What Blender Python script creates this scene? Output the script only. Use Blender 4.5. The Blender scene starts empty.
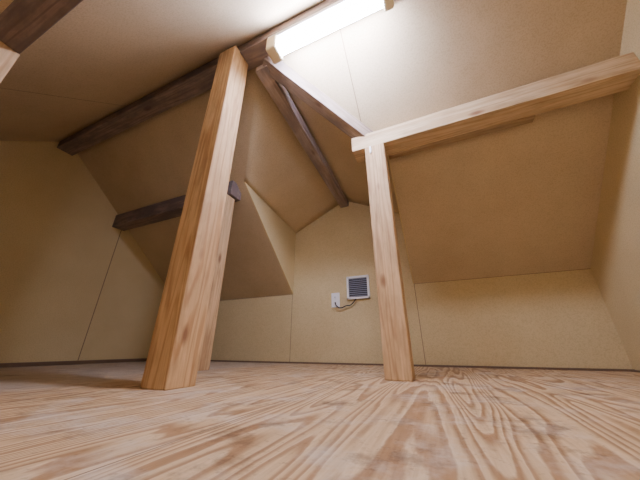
import bpy, math, random
from mathutils import Vector, Matrix
random.seed(4)
S=bpy.context.scene

# ---------------- node helpers ----------------
def newmat(name):
    m=bpy.data.materials.new(name); m.use_nodes=True
    nt=m.node_tree; nt.nodes.clear()
    o=nt.nodes.new('ShaderNodeOutputMaterial'); b=nt.nodes.new('ShaderNodeBsdfPrincipled')
    nt.links.new(b.outputs[0],o.inputs[0])
    return m,nt,b
def L(nt,a,b): nt.links.new(a,b)
def mapping(nt,scale,loc=(0,0,0),rot=(0,0,0)):
    tc=nt.nodes.new('ShaderNodeTexCoord'); mp=nt.nodes.new('ShaderNodeMapping')
    mp.inputs['Scale'].default_value=scale; mp.inputs['Location'].default_value=loc; mp.inputs['Rotation'].default_value=rot
    L(nt,tc.outputs['Object'],mp.inputs['Vector']); return mp
def noise(nt,vec,scale,detail=3,rough=.5,dist=0):
    n=nt.nodes.new('ShaderNodeTexNoise'); n.inputs['Scale'].default_value=scale
    n.inputs['Detail'].default_value=detail; n.inputs['Roughness'].default_value=rough; n.inputs['Distortion'].default_value=dist
    L(nt,vec,n.inputs['Vector']); return n
def ramp(nt,fac,stops):
    r=nt.nodes.new('ShaderNodeValToRGB'); cr=r.color_ramp
    while len(cr.elements)<len(stops): cr.elements.new(.5)
    for e,(p,c) in zip(cr.elements,stops):
        e.position=p; e.color=(*c,1) if len(c)==3 else c
    L(nt,fac,r.inputs[0]); return r
def math_(nt,op,a,b=None,clamp=False):
    n=nt.nodes.new('ShaderNodeMath'); n.operation=op; n.use_clamp=clamp
    for i,v in enumerate((a,b)):
        if v is None: continue
        if isinstance(v,(int,float)): n.inputs[i].default_value=v
        else: L(nt,v,n.inputs[i])
    return n.outputs[0]
def mix(nt,mode,fac,a,b):
    n=nt.nodes.new('ShaderNodeMix'); n.data_type='RGBA'; n.blend_type=mode
    for i,v in ((0,fac),(6,a),(7,b)):
        if isinstance(v,(int,float)): n.inputs[i].default_value=v
        elif isinstance(v,tuple): n.inputs[i].default_value=(*v,1)
        else: L(nt,v,n.inputs[i])
    return n.outputs[2]

def board_mat(name,base,dark):
    m,nt,b=newmat(name)
    mp=mapping(nt,(1,1,1))
    n1=noise(nt,mp.outputs[0],2.2,4,.6)
    n2=noise(nt,mp.outputs[0],170,2,.6)
    c=mix(nt,'MIX',ramp(nt,n1.outputs[0],[(.35,(0,0,0)),(.7,(1,1,1))]).outputs[0],base,dark)
    sp=ramp(nt,n2.outputs[0],[(.34,(.70,.67,.62)),(.55,(1,1,1))])
    c=mix(nt,'MULTIPLY',.5,c,sp.outputs[0])
    L(nt,c,b.inputs['Base Color']); b.inputs['Roughness'].default_value=.85
    bp=nt.nodes.new('ShaderNodeBump'); bp.inputs['Strength'].default_value=.06; bp.inputs['Distance'].default_value=.002
    L(nt,n2.outputs[0],bp.inputs['Height']); L(nt,bp.outputs[0],b.inputs['Normal'])
    return m
M_wall=board_mat('gypsum_wall',(.66,.535,.285),(.60,.47,.245))
M_ceil=board_mat('gypsum_ceiling',(.63,.50,.31),(.53,.41,.245))
M_seam=newmat('seam')[0]; M_seam.node_tree.nodes['Principled BSDF'].inputs['Base Color'].default_value=(.20,.13,.07,1)
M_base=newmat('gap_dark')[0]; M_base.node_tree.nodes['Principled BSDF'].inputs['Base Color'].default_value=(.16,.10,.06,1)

def wood_mat(name,light,mid,dark,stain=None,seed=0.,rings_n=60.,stw=(.40,.62)):
    m,nt,b=newmat(name)
    mp=mapping(nt,(.7,11,11),(seed,seed*1.7,seed*.6))
    n1=noise(nt,mp.outputs[0],1.1,2.5,.45,.2)
    rings=math_(nt,'SINE',math_(nt,'MULTIPLY',n1.outputs[0],rings_n))
    rings=math_(nt,'MULTIPLY_ADD',rings,.5)
    rings.node.inputs[2].default_value=.5
    mpf=mapping(nt,(4,130,130),(seed,0,0)); nf=noise(nt,mpf.outputs[0],1,3,.6)
    c=ramp(nt,rings,[(0,light),(.55,light),(1,mid)]).outputs[0]
    c=mix(nt,'MULTIPLY',.6,c,ramp(nt,nf.outputs[0],[(.3,(.68,.62,.54)),(.65,(1,1,1))]).outputs[0])
    ng=noise(nt,mapping(nt,(3,12,12),(seed,1,4)).outputs[0],1.5,4,.65)
    c=mix(nt,'MULTIPLY',.7,c,ramp(nt,ng.outputs[0],[(.34,(.64,.58,.53)),(.56,(1,1,1))]).outputs[0])
    mk=mapping(nt,(3.2,8,8),(seed*3,seed,seed*2)); v=nt.nodes.new('ShaderNodeTexVoronoi'); v.inputs['Scale'].default_value=1.
    L(nt,mk.outputs[0],v.inputs['Vector'])
    k=ramp(nt,v.outputs['Distance'],[(.0,(1,1,1)),(.08,(.9,.9,.9)),(.15,(0,0,0))])
    c=mix(nt,'MIX',k.outputs[0],c,dark)
    if stain:
        ms=mapping(nt,(1.5,5,5),(seed,2,3)); ns=noise(nt,ms.outputs[0],1.8,5,.7)
        c=mix(nt,'MIX',ramp(nt,ns.outputs[0],[(stw[0],(0,0,0)),(stw[1],(1,1,1))]).outputs[0],c,stain)
    L(nt,c,b.inputs['Base Color']); b.inputs['Roughness'].default_value=.75
    bp=nt.nodes.new('ShaderNodeBump'); bp.inputs['Strength'].default_value=.3; bp.inputs['Distance'].default_value=.002
    L(nt,nf.outputs[0],bp.inputs['Height']); L(nt,bp.outputs[0],b.inputs['Normal'])
    return m
M_post=wood_mat('pine_post',(.72,.49,.26),(.58,.35,.165),(.22,.10,.045),seed=1.3)
M_post2=wood_mat('pine_post_b',(.74,.52,.285),(.61,.39,.20),(.22,.10,.045),seed=5.1)
M_beam=wood_mat('pine_beam',(.72,.55,.33),(.62,.44,.245),(.24,.11,.05),seed=8.7)
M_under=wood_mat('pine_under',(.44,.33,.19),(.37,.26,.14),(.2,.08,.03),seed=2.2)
M_dark=wood_mat('aged_beam',(.33,.25,.205),(.23,.17,.14),(.10,.06,.045),stain=(.15,.115,.105),seed=3.9,stw=(.42,.60))
M_rafter=wood_mat('rafter_wood',(.44,.35,.285),(.33,.25,.20),(.14,.08,.055),stain=(.24,.19,.17),seed=6.2,stw=(.44,.58))

def simple(name,col,rough=.5,emit=None,es=0,metal=0):
    m,nt,b=newmat(name); b.inputs['Base Color'].default_value=(*col,1); b.inputs['Roughness'].default_value=rough
    b.inputs['Metallic'].default_value=metal
    if emit: b.inputs['Emission Color'].default_value=(*emit,1); b.inputs['Emission Strength'].default_value=es
    return m

def floor_mat():
    m,nt,b=newmat('plywood_floor')
    tc=nt.nodes.new('ShaderNodeTexCoord'); sx=nt.nodes.new('ShaderNodeSeparateXYZ'); L(nt,tc.outputs['Object'],sx.inputs[0])
    x=sx.outputs[0]; y=sx.outputs[1]
    xs=math_(nt,'DIVIDE',math_(nt,'ADD',x,.42),.91); idx=math_(nt,'FLOOR',xs)
    cb=nt.nodes.new('ShaderNodeCombineXYZ')
    L(nt,math_(nt,'MULTIPLY',x,7.5),cb.inputs[0]); L(nt,math_(nt,'MULTIPLY',y,.6),cb.inputs[1]); L(nt,math_(nt,'MULTIPLY',idx,7.31),cb.inputs[2])
    n1=noise(nt,cb.outputs[0],.9,2,.4,.25)
    cw=nt.nodes.new('ShaderNodeCombineXYZ'); L(nt,math_(nt,'MULTIPLY',x,40.),cw.inputs[0]); L(nt,math_(nt,'MULTIPLY',y,9.),cw.inputs[1])
    nw=noise(nt,cw.outputs[0],1.,3,.6)
    ph=math_(nt,'ADD',math_(nt,'MULTIPLY',n1.outputs[0],24.),math_(nt,'MULTIPLY',nw.outputs[0],.45))
    fr=math_(nt,'FRACT',ph)
    cf=nt.nodes.new('ShaderNodeCombineXYZ'); L(nt,math_(nt,'MULTIPLY',x,160.),cf.inputs[0]); L(nt,math_(nt,'MULTIPLY',y,7.),cf.inputs[1])
    nf=noise(nt,cf.outputs[0],1.,3,.6)
    grain=ramp(nt,fr,[(0,(.68,.50,.29)),(.40,(.62,.43,.23)),(.72,(.36,.20,.085)),(.90,(.40,.23,.105)),(1,(.68,.50,.29))]).outputs[0]
    grain2=ramp(nt,fr,[(0,(.56,.47,.36)),(.5,(.51,.42,.31)),(.82,(.38,.28,.19)),(1,(.56,.47,.36))]).outputs[0]
    nb=noise(nt,tc.outputs['Object'],1.7,4,.6)
    left=math_(nt,'MULTIPLY',math_(nt,'ADD',math_(nt,'ADD',x,.22),math_(nt,'MULTIPLY',math_(nt,'SUBTRACT',nb.outputs[0],.5),.9)),-4,True)
    c=mix(nt,'MIX',left,grain,grain2)
    c=mix(nt,'MULTIPLY',.65,c,ramp(nt,nf.outputs[0],[(.3,(.68,.62,.55)),(.62,(1,1,1))]).outputs[0])
    nd=noise(nt,tc.outputs['Object'],7,6,.72)
    c=mix(nt,'MIX',math_(nt,'MULTIPLY',ramp(nt,nd.outputs[0],[(.49,(0,0,0)),(.68,(1,1,1))]).outputs[0],.5),c,(.68,.62,.52))
    ng=noise(nt,tc.outputs['Object'],8,6,.7)
    c=mix(nt,'MULTIPLY',.8,c,ramp(nt,ng.outputs[0],[(.33,(.42,.36,.30)),(.45,(1,1,1))]).outputs[0])
    ns=noise(nt,tc.outputs['Object'],70,4,.7)
    c=mix(nt,'MULTIPLY',.6,c,ramp(nt,ns.outputs[0],[(.30,(.5,.45,.4)),(.42,(1,1,1))]).outputs[0])
    d=math_(nt,'ABSOLUTE',math_(nt,'SUBTRACT',math_(nt,'FRACT',xs),.5))
    j=math_(nt,'GREATER_THAN',d,.4985)
    c=mix(nt,'MIX',j,c,(.22,.14,.08))
    L(nt,c,b.inputs['Base Color'])
    L(nt,math_(nt,'ADD',math_(nt,'MULTIPLY',nd.outputs[0],.35),.38),b.inputs['Roughness'])
    bp=nt.nodes.new('ShaderNodeBump'); bp.inputs['Strength'].default_value=.2; bp.inputs['Distance'].default_value=.001
    L(nt,math_(nt,'ADD',nf.outputs[0],fr),bp.inputs['Height']); L(nt,bp.outputs[0],b.inputs['Normal'])
    return m
M_floor=floor_mat()

# ---------------- mesh helpers ----------------
def mesh_obj(name,verts,faces,mat,parent=None):
    me=bpy.data.meshes.new(name); me.from_pydata([tuple(v) for v in verts],[],faces); me.update()
    o=bpy.data.objects.new(name,me); S.collection.objects.link(o); me.materials.append(mat)
    if parent: o.parent=parent
    return o
def box(name,lo,hi,mat,bevel=0,parent=None):
    x0,y0,z0=lo;x1,y1,z1=hi
    c=Vector(((x0+x1)/2,(y0+y1)/2,(z0+z1)/2)); d=[(x1-x0)/2,(y1-y0)/2,(z1-z0)/2]
    v=[(sx*d[0],sy*d[1],sz*d[2]) for sx in(-1,1) for sy in(-1,1) for sz in(-1,1)]
    f=[(0,1,3,2),(4,6,7,5),(0,4,5,1),(2,3,7,6),(0,2,6,4),(1,5,7,3)]
    o=mesh_obj(name,v,f,mat,parent); o.location=c
    if bevel:
        b=o.modifiers.new('b','BEVEL'); b.width=bevel; b.segments=2
    return o
def beam(name,p0,p1,w,h,mat,up=(0,0,1),bevel=.003,parent=None):
    p0=Vector(p0);p1=Vector(p1); ax=(p1-p0); ln=ax.length; ax.normalize()
    u=Vector(up); yv=u.cross(ax).normalized(); zv=ax.cross(yv)
    o=box(name,(-ln/2,-w/2,-h/2),(ln/2,w/2,h/2),mat,bevel,parent)
    M=Matrix((ax,yv,zv)).transposed().to_4x4(); M.translation=(p0+p1)/2
    o.matrix_world=M
    return o
def thick(name,polys,t,mat):
    vs=[];fs=[]
    for P,nr in polys:
        nr=Vector(nr).normalized()*t; b=len(vs); n=len(P)
        vs+= [Vector(p) for p in P]+[Vector(p)+nr for p in P]
        fs.append(tuple(range(b,b+n))); fs.append(tuple(range(b+2*n-1,b+n-1,-1)))
        for i in range(n):
            j=(i+1)%n; fs.append((b+i,b+n+i,b+n+j,b+j))
    return mesh_obj(name,vs,fs,mat)

# ---------------- room dimensions ----------------
XL,XR=-2.60,.93
YB,YF=2.05,-.66
YR,ZR=.70,1.72
KZ=.565; K=(ZR-KZ)/(YB-YR)
def zs(y): return ZR-K*abs(y-YR)
CL,CR=-1.15,-.10       # dormer cheeks
YV=1.24
AX=-.62; AZ=1.43       # dormer ridge end at the back wall
ZE2=1.17
T=.03
box('floor',(XL-.1,YF-.1,-.03),(XR+.1,YB+.1,0),M_floor)
thick('wall_back',[([(XL-.05,YB,0),(XR+.05,YB,0),(XR+.05,YB,KZ),(CR,YB,KZ),(CR,YB,ZE2),(AX,YB,AZ),(CL,YB,ZE2),(CL,YB,KZ),(XL-.05,YB,KZ)],(0,1,0))],T,M_wall)
gab=lambda X:[(X,YF,0),(X,YB,0),(X,YB,KZ),(X,YR,ZR),(X,YF,zs(YF))]
thick('wall_left',[(gab(XL),(-1,0,0))],T,M_wall)
thick('wall_right',[(gab(XR),(1,0,0))],T,M_wall)
thick('wall_front',[([(XL,YF,0),(XR,YF,0),(XR,YF,zs(YF)),(XL,YF,zs(YF))],(0,-1,0))],T,M_wall)
thick('wall_dormer_left',[([(CL,YV,zs(YV)),(CL,YB,KZ),(CL,YB,ZE2)],(1,0,0))],.008,M_wall)
thick('wall_dormer_right',[([(CR,YV,zs(YV)),(CR,YB,KZ),(CR,YB,ZE2)],(-1,0,0))],.008,M_wall)
NX=-.68
n_b=(0,K,1); n_f=(0,-K,1)
P_node=(NX,YR,ZR)
main=[
 ([(XL,YR,ZR),(XL,YB,KZ),(CL,YB,KZ),(CL,YV,zs(YV)),P_node],n_b),
 ([P_node,(CR,YV,zs(YV)),(CR,YB,KZ),(XR,YB,KZ),(XR,YR,ZR)],n_b),
 ([(XL,YR,ZR),(XR,YR,ZR),(XR,YF,zs(YF)),(XL,YF,zs(YF))],n_f),
]
thick('ceiling',main,.02,M_ceil)
def ruled(name,quads,t,mat,n=14):
    vs=[];fs=[]
    for a,b_,c,d in quads:
        a,b_,c,d=map(Vector,(a,b_,c,d)); base=len(vs)
        for i in range(n+1):
            u=i/n; p=a.lerp(b_,u); q=d.lerp(c,u)
            for j in range(n+1): vs.append(p.lerp(q,j/n))
        for i in range(n):
            for j in range(n):
                k=base+i*(n+1)+j; fs.append((k,k+1,k+n+2,k+n+1))
    o=mesh_obj(name,vs,fs,mat)
    for p in o.data.polygons: p.use_smooth=True
    s=o.modifiers.new('s','SOLIDIFY'); s.thickness=t; s.offset=0
    return o
ruled('ceiling_dormer',[(P_node,(AX,YB,AZ),(CL,YB,ZE2),(CL,YV,zs(YV))),(P_node,(AX,YB,AZ),(CR,YB,ZE2),(CR,YV,zs(YV)))],.006,M_ceil)

def seam(i,p0,p1,nr,w=.004):
    p0=Vector(p0);p1=Vector(p1);nr=Vector(nr).normalized()
    s=(p1-p0).cross(nr).normalized()*w/2; off=nr*.0015
    return mesh_obj('trim_%d'%i,[p0-s+off,p1-s+off,p1+s+off,p0+s+off],[(0,1,2,3)],M_seam)
seam(1,(XL,1.28,0),(XL,1.28,zs(1.28)),(1,0,0),.006)
seam(2,(CL,YB,0),(CL,YB,KZ),(0,-1,0))
seam(3,(CR,YB,0),(CR,YB,KZ),(0,-1,0))
seam(4,(XL,YB,KZ),(CL,YB,KZ),(0,-1,.3),.005)
seam(5,(CR,YB,KZ),(XR,YB,KZ),(0,-1,.3),.005)
seam(6,(-.22,YR,ZR),(-.22,1.2,zs(1.2)),(0,-K,-1))
seam(7,(-1.75,YR,ZR),(-1.75,.1,zs(.1)),(0,K,-1))
box('baseboard_back',(XL,YB-.010,0),(XR,YB,.012),M_base)
box('shade_strip_left',(XL,YF,0),(XL+.02,YB-.01,.026),M_base)  # dark-coloured strip standing in for shade along the left wall foot
box('baseboard_right',(XR-.010,YF,0),(XR,YB-.01,.010),M_base)

# ---------------- timbers ----------------
W=.105
def post(name,x0,y0,z1,mat,w=W):
    return beam(name,(x0+w/2,y0+w/2,0),(x0+w/2,y0+w/2,z1),w,w,mat,up=(0,1,0),bevel=.004)
post('wooden_post',-.868,.612,1.62,M_post,.112)
post('wooden_post',-.212,1.13,1.15,M_post2)
post('wooden_post',-1.325,1.175,1.14,M_post2,.09)
post('wooden_post',-1.405,.02,1.15,M_post2)
beam('ridge_beam',(XL,YR,1.665),(XR,YR,1.665),W,.11,M_dark)
beam('purlin_beam',(-.285,1.185,1.200),(XR,1.185,1.200),W,.10,M_beam)
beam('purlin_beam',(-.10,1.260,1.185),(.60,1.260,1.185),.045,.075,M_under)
beam('purlin_beam',(XL,1.25,1.205),(-1.215,1.25,1.205),W,.12,M_dark)
beam('purlin_beam',(-1.41,.07,1.195),(XR,.07,1.195),W,.09,M_dark)
beam('dormer_ridge_beam',(NX+.0,YR+.05,1.60),(AX,YB,1.39),.08,.08,M_rafter)
beam('valley_rafter',(NX+.03,YR+.05,1.615),(-.14,1.24,1.21),.07,.08,M_rafter)

# ---------------- fluorescent lamp ----------------
M_white=simple('white_enamel',(.88,.86,.88),.35)
M_cap=simple('cream_plastic',(.82,.70,.46),.4)
M_tube=simple('tube_glow',(1,1,1),.3,(.68,.71,1.0),215)
lamp=bpy.data.objects.new('fluorescent_lamp',None); S.collection.objects.link(lamp)
def cyl(name,p0,p1,r,mat,parent,n=24):
    p0=Vector(p0);p1=Vector(p1);ax=(p1-p0).normalized(); u=ax.orthogonal().normalized(); w=ax.cross(u)
    vs=[p+ (u*math.cos(2*math.pi*i/n)+w*math.sin(2*math.pi*i/n))*r for p in(p0,p1) for i in range(n)]
    fs=[(i,(i+1)%n,n+(i+1)%n,n+i) for i in range(n)]+[tuple(range(n-1,-1,-1)),tuple(range(n,2*n))]
    o=mesh_obj(name,vs,fs,mat,parent)
    for p in o.data.polygons[:n]: p.use_smooth=True
    return o
lx0,lx1,ly=-.575,.05,.68
box('housing',(lx0,ly-.035,1.580),(lx1,ly+.035,1.612),M_white,.006,lamp)
cyl('tube',(lx0+.06,ly,1.532),(lx1-.045,ly,1.532),.032,M_tube,lamp)
box('socket_1',(lx0,ly-.042,1.494),(lx0+.06,ly+.042,1.59),M_cap,.01,lamp)
box('socket_2',(lx1-.045,ly-.042,1.494),(lx1,ly+.042,1.59),M_cap,.01,lamp)

# ---------------- outlet, vent, cord ----------------
M_plate=simple('white_plastic',(.9,.9,.88),.35)
M_slot=simple('slot_dark',(.03,.03,.03),.6)
M_louv=simple('louver_grey',(.30,.32,.38),.5)
out=bpy.data.objects.new('wall_outlet',None); S.collection.objects.link(out)
ox,oz=-.735,.485
box('plate',(ox-.036,YB-.009,oz-.06),(ox+.036,YB,oz+.06),M_plate,.003,out)
for dz in(-.022,.022):
    box('socket_face',(ox-.014,YB-.012,oz+dz-.014),(ox+.014,YB-.008,oz+dz+.014),M_plate,.002,out)
    for dx in(-.005,.005): box('slot',(ox+dx-.001,YB-.0128,oz+dz-.006),(ox+dx+.001,YB-.0118,oz+dz+.006),M_slot,0,out)
vent=bpy.data.objects.new('ventilation_grille',None); S.collection.objects.link(vent)
vx,vz,vr=-.535,.575,.094
fw=.016
box('back',(vx-vr,YB-.006,vz-vr),(vx+vr,YB,vz+vr),M_slot,0,vent)
box('frame_l',(vx-vr,YB-.022,vz-vr),(vx-vr+fw,YB,vz+vr),M_plate,.002,vent)
box('frame_r',(vx+vr-fw,YB-.022,vz-vr),(vx+vr,YB,vz+vr),M_plate,.002,vent)
box('frame_t',(vx-vr,YB-.022,vz+vr-fw),(vx+vr,YB,vz+vr),M_plate,.002,vent)
box('frame_b',(vx-vr,YB-.022,vz-vr),(vx+vr,YB,vz-vr+fw),M_plate,.002,vent)
for i in range(10):
    z=vz-vr+fw+.008+i*.0158
    o=box('louver',(vx-vr+fw,YB-.018,z-.0015),(vx+vr-fw,YB-.004,z+.0015),M_louv,0,vent); o.rotation_euler=(math.radians(35),0,0)
def curve(name,pts,r,mat):
    c=bpy.data.curves.new(name,'CURVE'); c.dimensions='3D'; c.bevel_depth=r; c.bevel_resolution=3
    s=c.splines.new('NURBS'); s.points.add(len(pts)-1); s.use_endpoint_u=True; s.order_u=3
    for p,q in zip(s.points,pts): p.co=(*q,1)
    o=bpy.data.objects.new(name,c); S.collection.objects.link(o); c.materials.append(mat); return o
M_cord=simple('black_cord',(.02,.02,.02),.5)
curve('power_cord',[(ox,YB-.012,oz-.022),(ox+.01,YB-.035,oz-.05),(ox+.05,YB-.03,oz-.075),(ox+.10,YB-.02,oz-.05),(ox+.13,YB-.02,oz-.055),(ox+.17,YB-.02,oz-.02),(ox+.18,YB-.015,oz+.0)],.0045,M_cord)
clip=bpy.data.objects.new('cable_clip',None); S.collection.objects.link(clip)
box('clip_body',(-.185,1.122,1.10),(-.176,1.130,1.145),M_plate,.001,clip)

# ---------------- light & camera ----------------
ld=bpy.data.lights.new('fill_light','POINT'); ld.energy=5; ld.shadow_soft_size=.25; ld.color=(1,.97,.92)  # added soft fill behind the camera
lo=bpy.data.objects.new('fill_light',ld); lo.location=(.25,-.35,.65); S.collection.objects.link(lo)
w=bpy.data.worlds.new('w'); S.world=w; w.use_nodes=True
w.node_tree.nodes['Background'].inputs[0].default_value=(.8,.85,1,1); w.node_tree.nodes['Background'].inputs[1].default_value=.5

cd=bpy.data.cameras.new('camera'); cam=bpy.data.objects.new('camera',cd); S.collection.objects.link(cam)
cd.sensor_width=36; cd.lens=36*256/640; cd.clip_start=.01
cam.location=(0,0,.115); cam.rotation_euler=(math.radians(90+22.9),0,math.radians(23.2))
S.camera=cam
